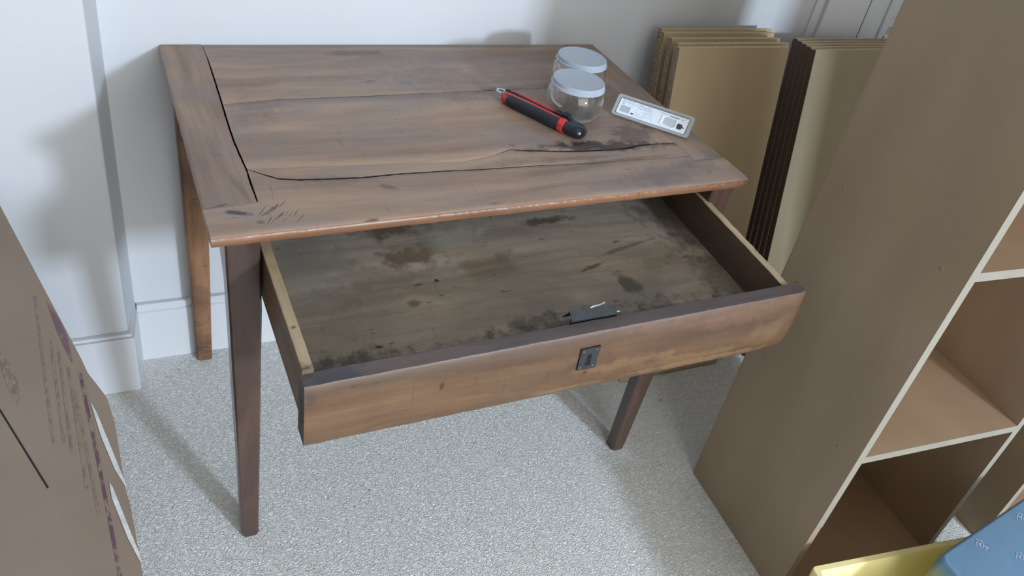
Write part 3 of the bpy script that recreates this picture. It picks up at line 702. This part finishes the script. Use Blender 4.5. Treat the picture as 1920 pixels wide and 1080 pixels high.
# ---------------------------------------------------------------- bookcases
dD = Vector((-.07559534, -.99713858, 0)); dW = Vector((.99713858, -.07559534, 0)); BA = Vector((1.022, -.055, 0))
PT = .0165; DEP = .3265; HT = 1.185; WID = .4120
def bookcase(w_off, label, bare_foot):
    o0 = BA + dW * w_off
    def cf(w, d, z): return tuple(o0 + dW * w + dD * d + Vector((0, 0, z)))
    Bk = empty('bookcase', o0 + dW * WID / 2 + dD * DEP / 2); tag(Bk, label, 'bookcase', 'tan open bookcases')
    for side_ in (0, 1):
        w0 = side_ * (WID - PT)
        p = box('side_panel', (w0, 0, 0), (w0 + PT, DEP - .001, HT), m_case, Bk, cf)
        if side_ == 0:
            p.data.materials.append(m_case_in)
        z0 = .222 if (bare_foot and side_ == 0) else .001
        box('edge_band', (w0, DEP - .0009, z0), (w0 + PT, DEP, HT), m_cream, p, cf)
        if z0 > .1:
            box('edge_band_stub', (w0, DEP - .0009, .18), (w0 + PT * .8, DEP - .0004, .222), m_case, p, cf)
        if side_ == 0:
            for z in (.400, .796, HT - .010) + (() if bare_foot else (.028,)):
                for d in (.046, .280):
                    mb = MB()
                    v, f = lathe([(.0012, .0003), (.0026, .0008), (.0034, .0004), (.0036, 0)], (0, 0, 0), 14)
                    q_ = [cf(-c_, d + a, z + b) for a, b, c_ in v]
                    mk('screw', q_, f, m_screw, p, smooth=True)
                    v, f = lathe([(0, .0004), (.0017, .0004), (.0017, .0001)], (0, 0, 0), 8)
    box('back_panel', (.001, -.0042, .004), (WID - .001, -.0002, HT - .002), m_case_in, Bk, cf)
    for z in (.010, .4025, .8050, HT - PT):
        s_ = box('shelf', (PT, .0, z), (WID - PT, DEP - .001, z + PT), m_case_in, Bk, cf)
        box('edge_band', (PT, DEP - .0009, z), (WID - PT, DEP, z + PT), m_cream, s_, cf)
    return Bk
bookcase(0, 'tall tan open bookcase beside the desk, its plain side facing the drawer', True)
bookcase(.5780, 'second tan bookcase, standing behind the yellow crate and blue packet', False)

# ---------------------------------------------------------------- yellow crate and blue packet
cu = Vector((.339, -.045, 0)).normalized(); cv = Vector((-cu.y * -1, -cu.x, 0)); cv = Vector((cu.y, -cu.x, 0))
C0 = Vector((.951, -.4340, 0))
def yc(u, v_, z): 
    k = (1 - z / HC) * .008
    return tuple(C0 + cu * (u + (k if u < .2 else -k)) + cv * (v_ + (k if v_ < .17 else -k)) + Vector((0, 0, z)))
LC, WC, HC, TC = .560, .330, .200, .0035
CR = empty('plastic_crate', C0 + cu * .22 + cv * .16); tag(CR, 'yellow plastic storage crate under the blue packet', 'crate')
ro = lambda x0, y0, x1, y1, r: rrect(x0, y0, x1, y1, r, 5)
def ring(z, i, r): return [yc(x, y, z) for x, y in ro(i, i, LC - i, WC - i, r)]
secs = [ring(0, .010, .014), ring(.175, .010, .014), ring(.177, .0, .010), ring(.198, .0, .010), ring(HC, .0015, .009), ring(HC, .0115, .006), ring(.197, .013, .006), ring(.170, .0145, .006), ring(.012, .0145, .010)]
v, f = loft(secs, caps=False); n = len(secs[0]); f.append(tuple(range(n))[::-1]); f.append(tuple(range((len(secs) - 1) * n, len(secs) * n)))
mk('crate_shell', v, f, m_yellow, CR, smooth=True, angle=35)
# blue wrapped packet
pu = Vector((.305, .044, 0)).normalized(); pv = Vector((-.02, -1, 0)).normalized()
Q0 = Vector((1.112, -.534, 0))
def pf(u, v_, z): return tuple(Q0 + pu * u + pv * v_ + Vector((0, 0, z)))
LP, WP, HP = .330, .300, .300
PK = empty('wrapped_packet', Q0 + pu * .13 + pv * .08 + Vector((0, 0, .2004))); tag(PK, 'blue film-wrapped packet with embossed round marks, lying across the yellow crate', 'packet')
def pring(z, i, r): return [pf(x, y, z) for x, y in rrect(i, i, LP - i, WP - i, r, 5)]
secs = [pring(.2004, .010, .02), pring(.206, .002, .02), pring(.235, .0, .018), pring(.265, -.001, .018), pring(.290, .000, .017), pring(.2965, .0015, .016), pring(.2992, .004, .014), pring(HP, .007, .012)]
v, f = loft(secs); mk('wrapping_film', v, f, m_blue, PK, smooth=True, angle=60)
def emblem(cx, cy, rot, s=1.0):
    def ef(x, y, z):
        x, y = x * s, y * s; c_, s_ = math.cos(rot), math.sin(rot)
        return (cx + x * c_ - y * s_, cy + x * s_ + y * c_, HP + z)
    rg = MB(); n = 40
    vv = [ef(.0165 * math.cos(a) * k, .0165 * math.sin(a) * k, .0004) for k in (1, .965) for a in [2 * math.pi * i / n for i in range(n)]]
    rg.add(vv, [(i, (i + 1) % n, n + (i + 1) % n, n + i) for i in range(n)])
    rg.build('embossed_ring', m_emb_f, PK)
    st = MB()
    for pts in ([(-.010, -.006), (-.007, .006), (-.004, -.004), (-.002, .004)], [(-.003, -.006), (.001, .007), (.003, .005)], [(.001, -.006), (.005, .006)], [(.004, -.002), (.007, .003), (.007, -.007), (.004, -.008)], [(.008, -.004), (.010, .002), (.011, -.003)], [(-.008, .0085), (.004, .0095)]):
        for (x0, y0), (x1, y1) in zip(pts, pts[1:]):
            d_ = Vector((x1 - x0, y1 - y0)).normalized(); nn = Vector((-d_.y, d_.x)) * .0008
            st.add([ef(x0 + nn.x, y0 + nn.y, .0006), ef(x0 - nn.x, y0 - nn.y, .0006), ef(x1 - nn.x, y1 - nn.y, .0006), ef(x1 + nn.x, y1 + nn.y, .0006)], [(0, 1, 2, 3)])
    st.build('embossed_lettering', m_emb, PK)
for cx, cy in ((1.214, -.545), (1.352, -.527), (1.268, -.590), (1.180, -.640), (1.390, -.620)): emblem(cx, cy, R(-38), 1.08)

# ---------------------------------------------------------------- cardboard carton at the left
HCn = .55
CT = empty('cardboard_carton', (-.40, -.10, 0)); tag(CT, 'large brown cardboard carton with purple printing and a black slit', 'box')
topL = [(-.1525, -.374), (-.1535, -.3343), (-.1597, -.1496), (-.1686, .0012), (-.1753, .0338), (-.2745, .448), (-.278, .463), (-.80, .463), (-.80, -.70), (-.146, -.70)]
v, f = prism(topL, 0, HCn); mk('carton_body', v, f, m_card, CT)
# loose side flap that splays out and down from the top edge, split in three by torn white tape
flap = [(-.1800, .0330), (-.1736, .0012), (-.1647, -.1496), (-.1585, -.3343), (-.1575, -.374), (-.1560, -.50), (-.1310, -.50), (-.1346, -.3405), (-.1361, -.289), (-.1378, -.2415), (-.1409, -.2117), (-.1421, -.1637), (-.1435, -.098), (-.1494, -.0513)]
v, f = prism(flap, HCn - .0030, HCn + .0002); mk('side_flap', v, f, m_card, CT)
def top_mark(pts, w, mat, name, taper=True, z=HCn + .0004):
    n = len(pts); L_ = []; R_ = []
    for i, p in enumerate(pts):
        p = Vector((*p, z)); q_ = Vector((*pts[min(i + 1, n - 1)], z)) - Vector((*pts[max(i - 1, 0)], z)); nn = Vector((-q_.y, q_.x, 0)).normalized()
        ww = w * (math.sin(math.pi * (i + .25) / (n - .5)) if taper else 1) / 2
        L_.append(p + nn * ww); R_.append(p - nn * ww)
    v = L_ + R_; f = [(i, i + 1, n + i + 1, n + i) for i in range(n - 1)]
    return mk(name, [tuple(p) for p in v], f, mat, CT)
def seg(a, b, n=10, bow=0): return [(lerp(a[0], b[0], i / n) + bow * math.sin(math.pi * i / n), lerp(a[1], b[1], i / n)) for i in range(n + 1)]
def tape(pts, name='torn_tape'):
    v, f = prism(pts, HCn + .0004, HCn + .0012); return mk(name, v, f, m_tape, CT)
STRIPS = [[(-.1689, -.0563), (-.1628, -.0779), (-.1402, -.2035), (-.1394, -.2147), (-.15, -.179), (-.1608, -.1217)], [(-.1574, -.1983), (-.1541, -.2078), (-.135, -.3117), (-.1339, -.328), (-.1448, -.2862), (-.1565, -.2236)]]
top_mark(seg((-.2730, -.0400), (-.2225, -.187), 6), .0022, m_slit, 'slit', False)
top_mark(seg((-.1783, .0037), (-.1560, -.350), 24, .001), .0038, m_purple, 'printed_line', False)
for a, b in (((-.2288, .1881), (-.2145, -.1156)), ((-.2112, .0793), (-.2028, -.1189)), ((-.2022, .0541), (-.1949, -.1393)), ((-.192, .02), (-.182, -.20)), ((-.186, -.03), (-.172, -.24))):
    top_mark(seg(a, b, 12), .0030, m_purple_f, 'printed_line', False)
top_mark(seg((-.2130, .1700), (-.1865, .0270), 12, .002), .0095, m_blot, 'printed_blot')
top_mark(seg((-.2750, .0760), (-.2520, -.0380), 12, .002), .013, m_purple_f, 'printed_blot')
for st_ in STRIPS: tape(st_)
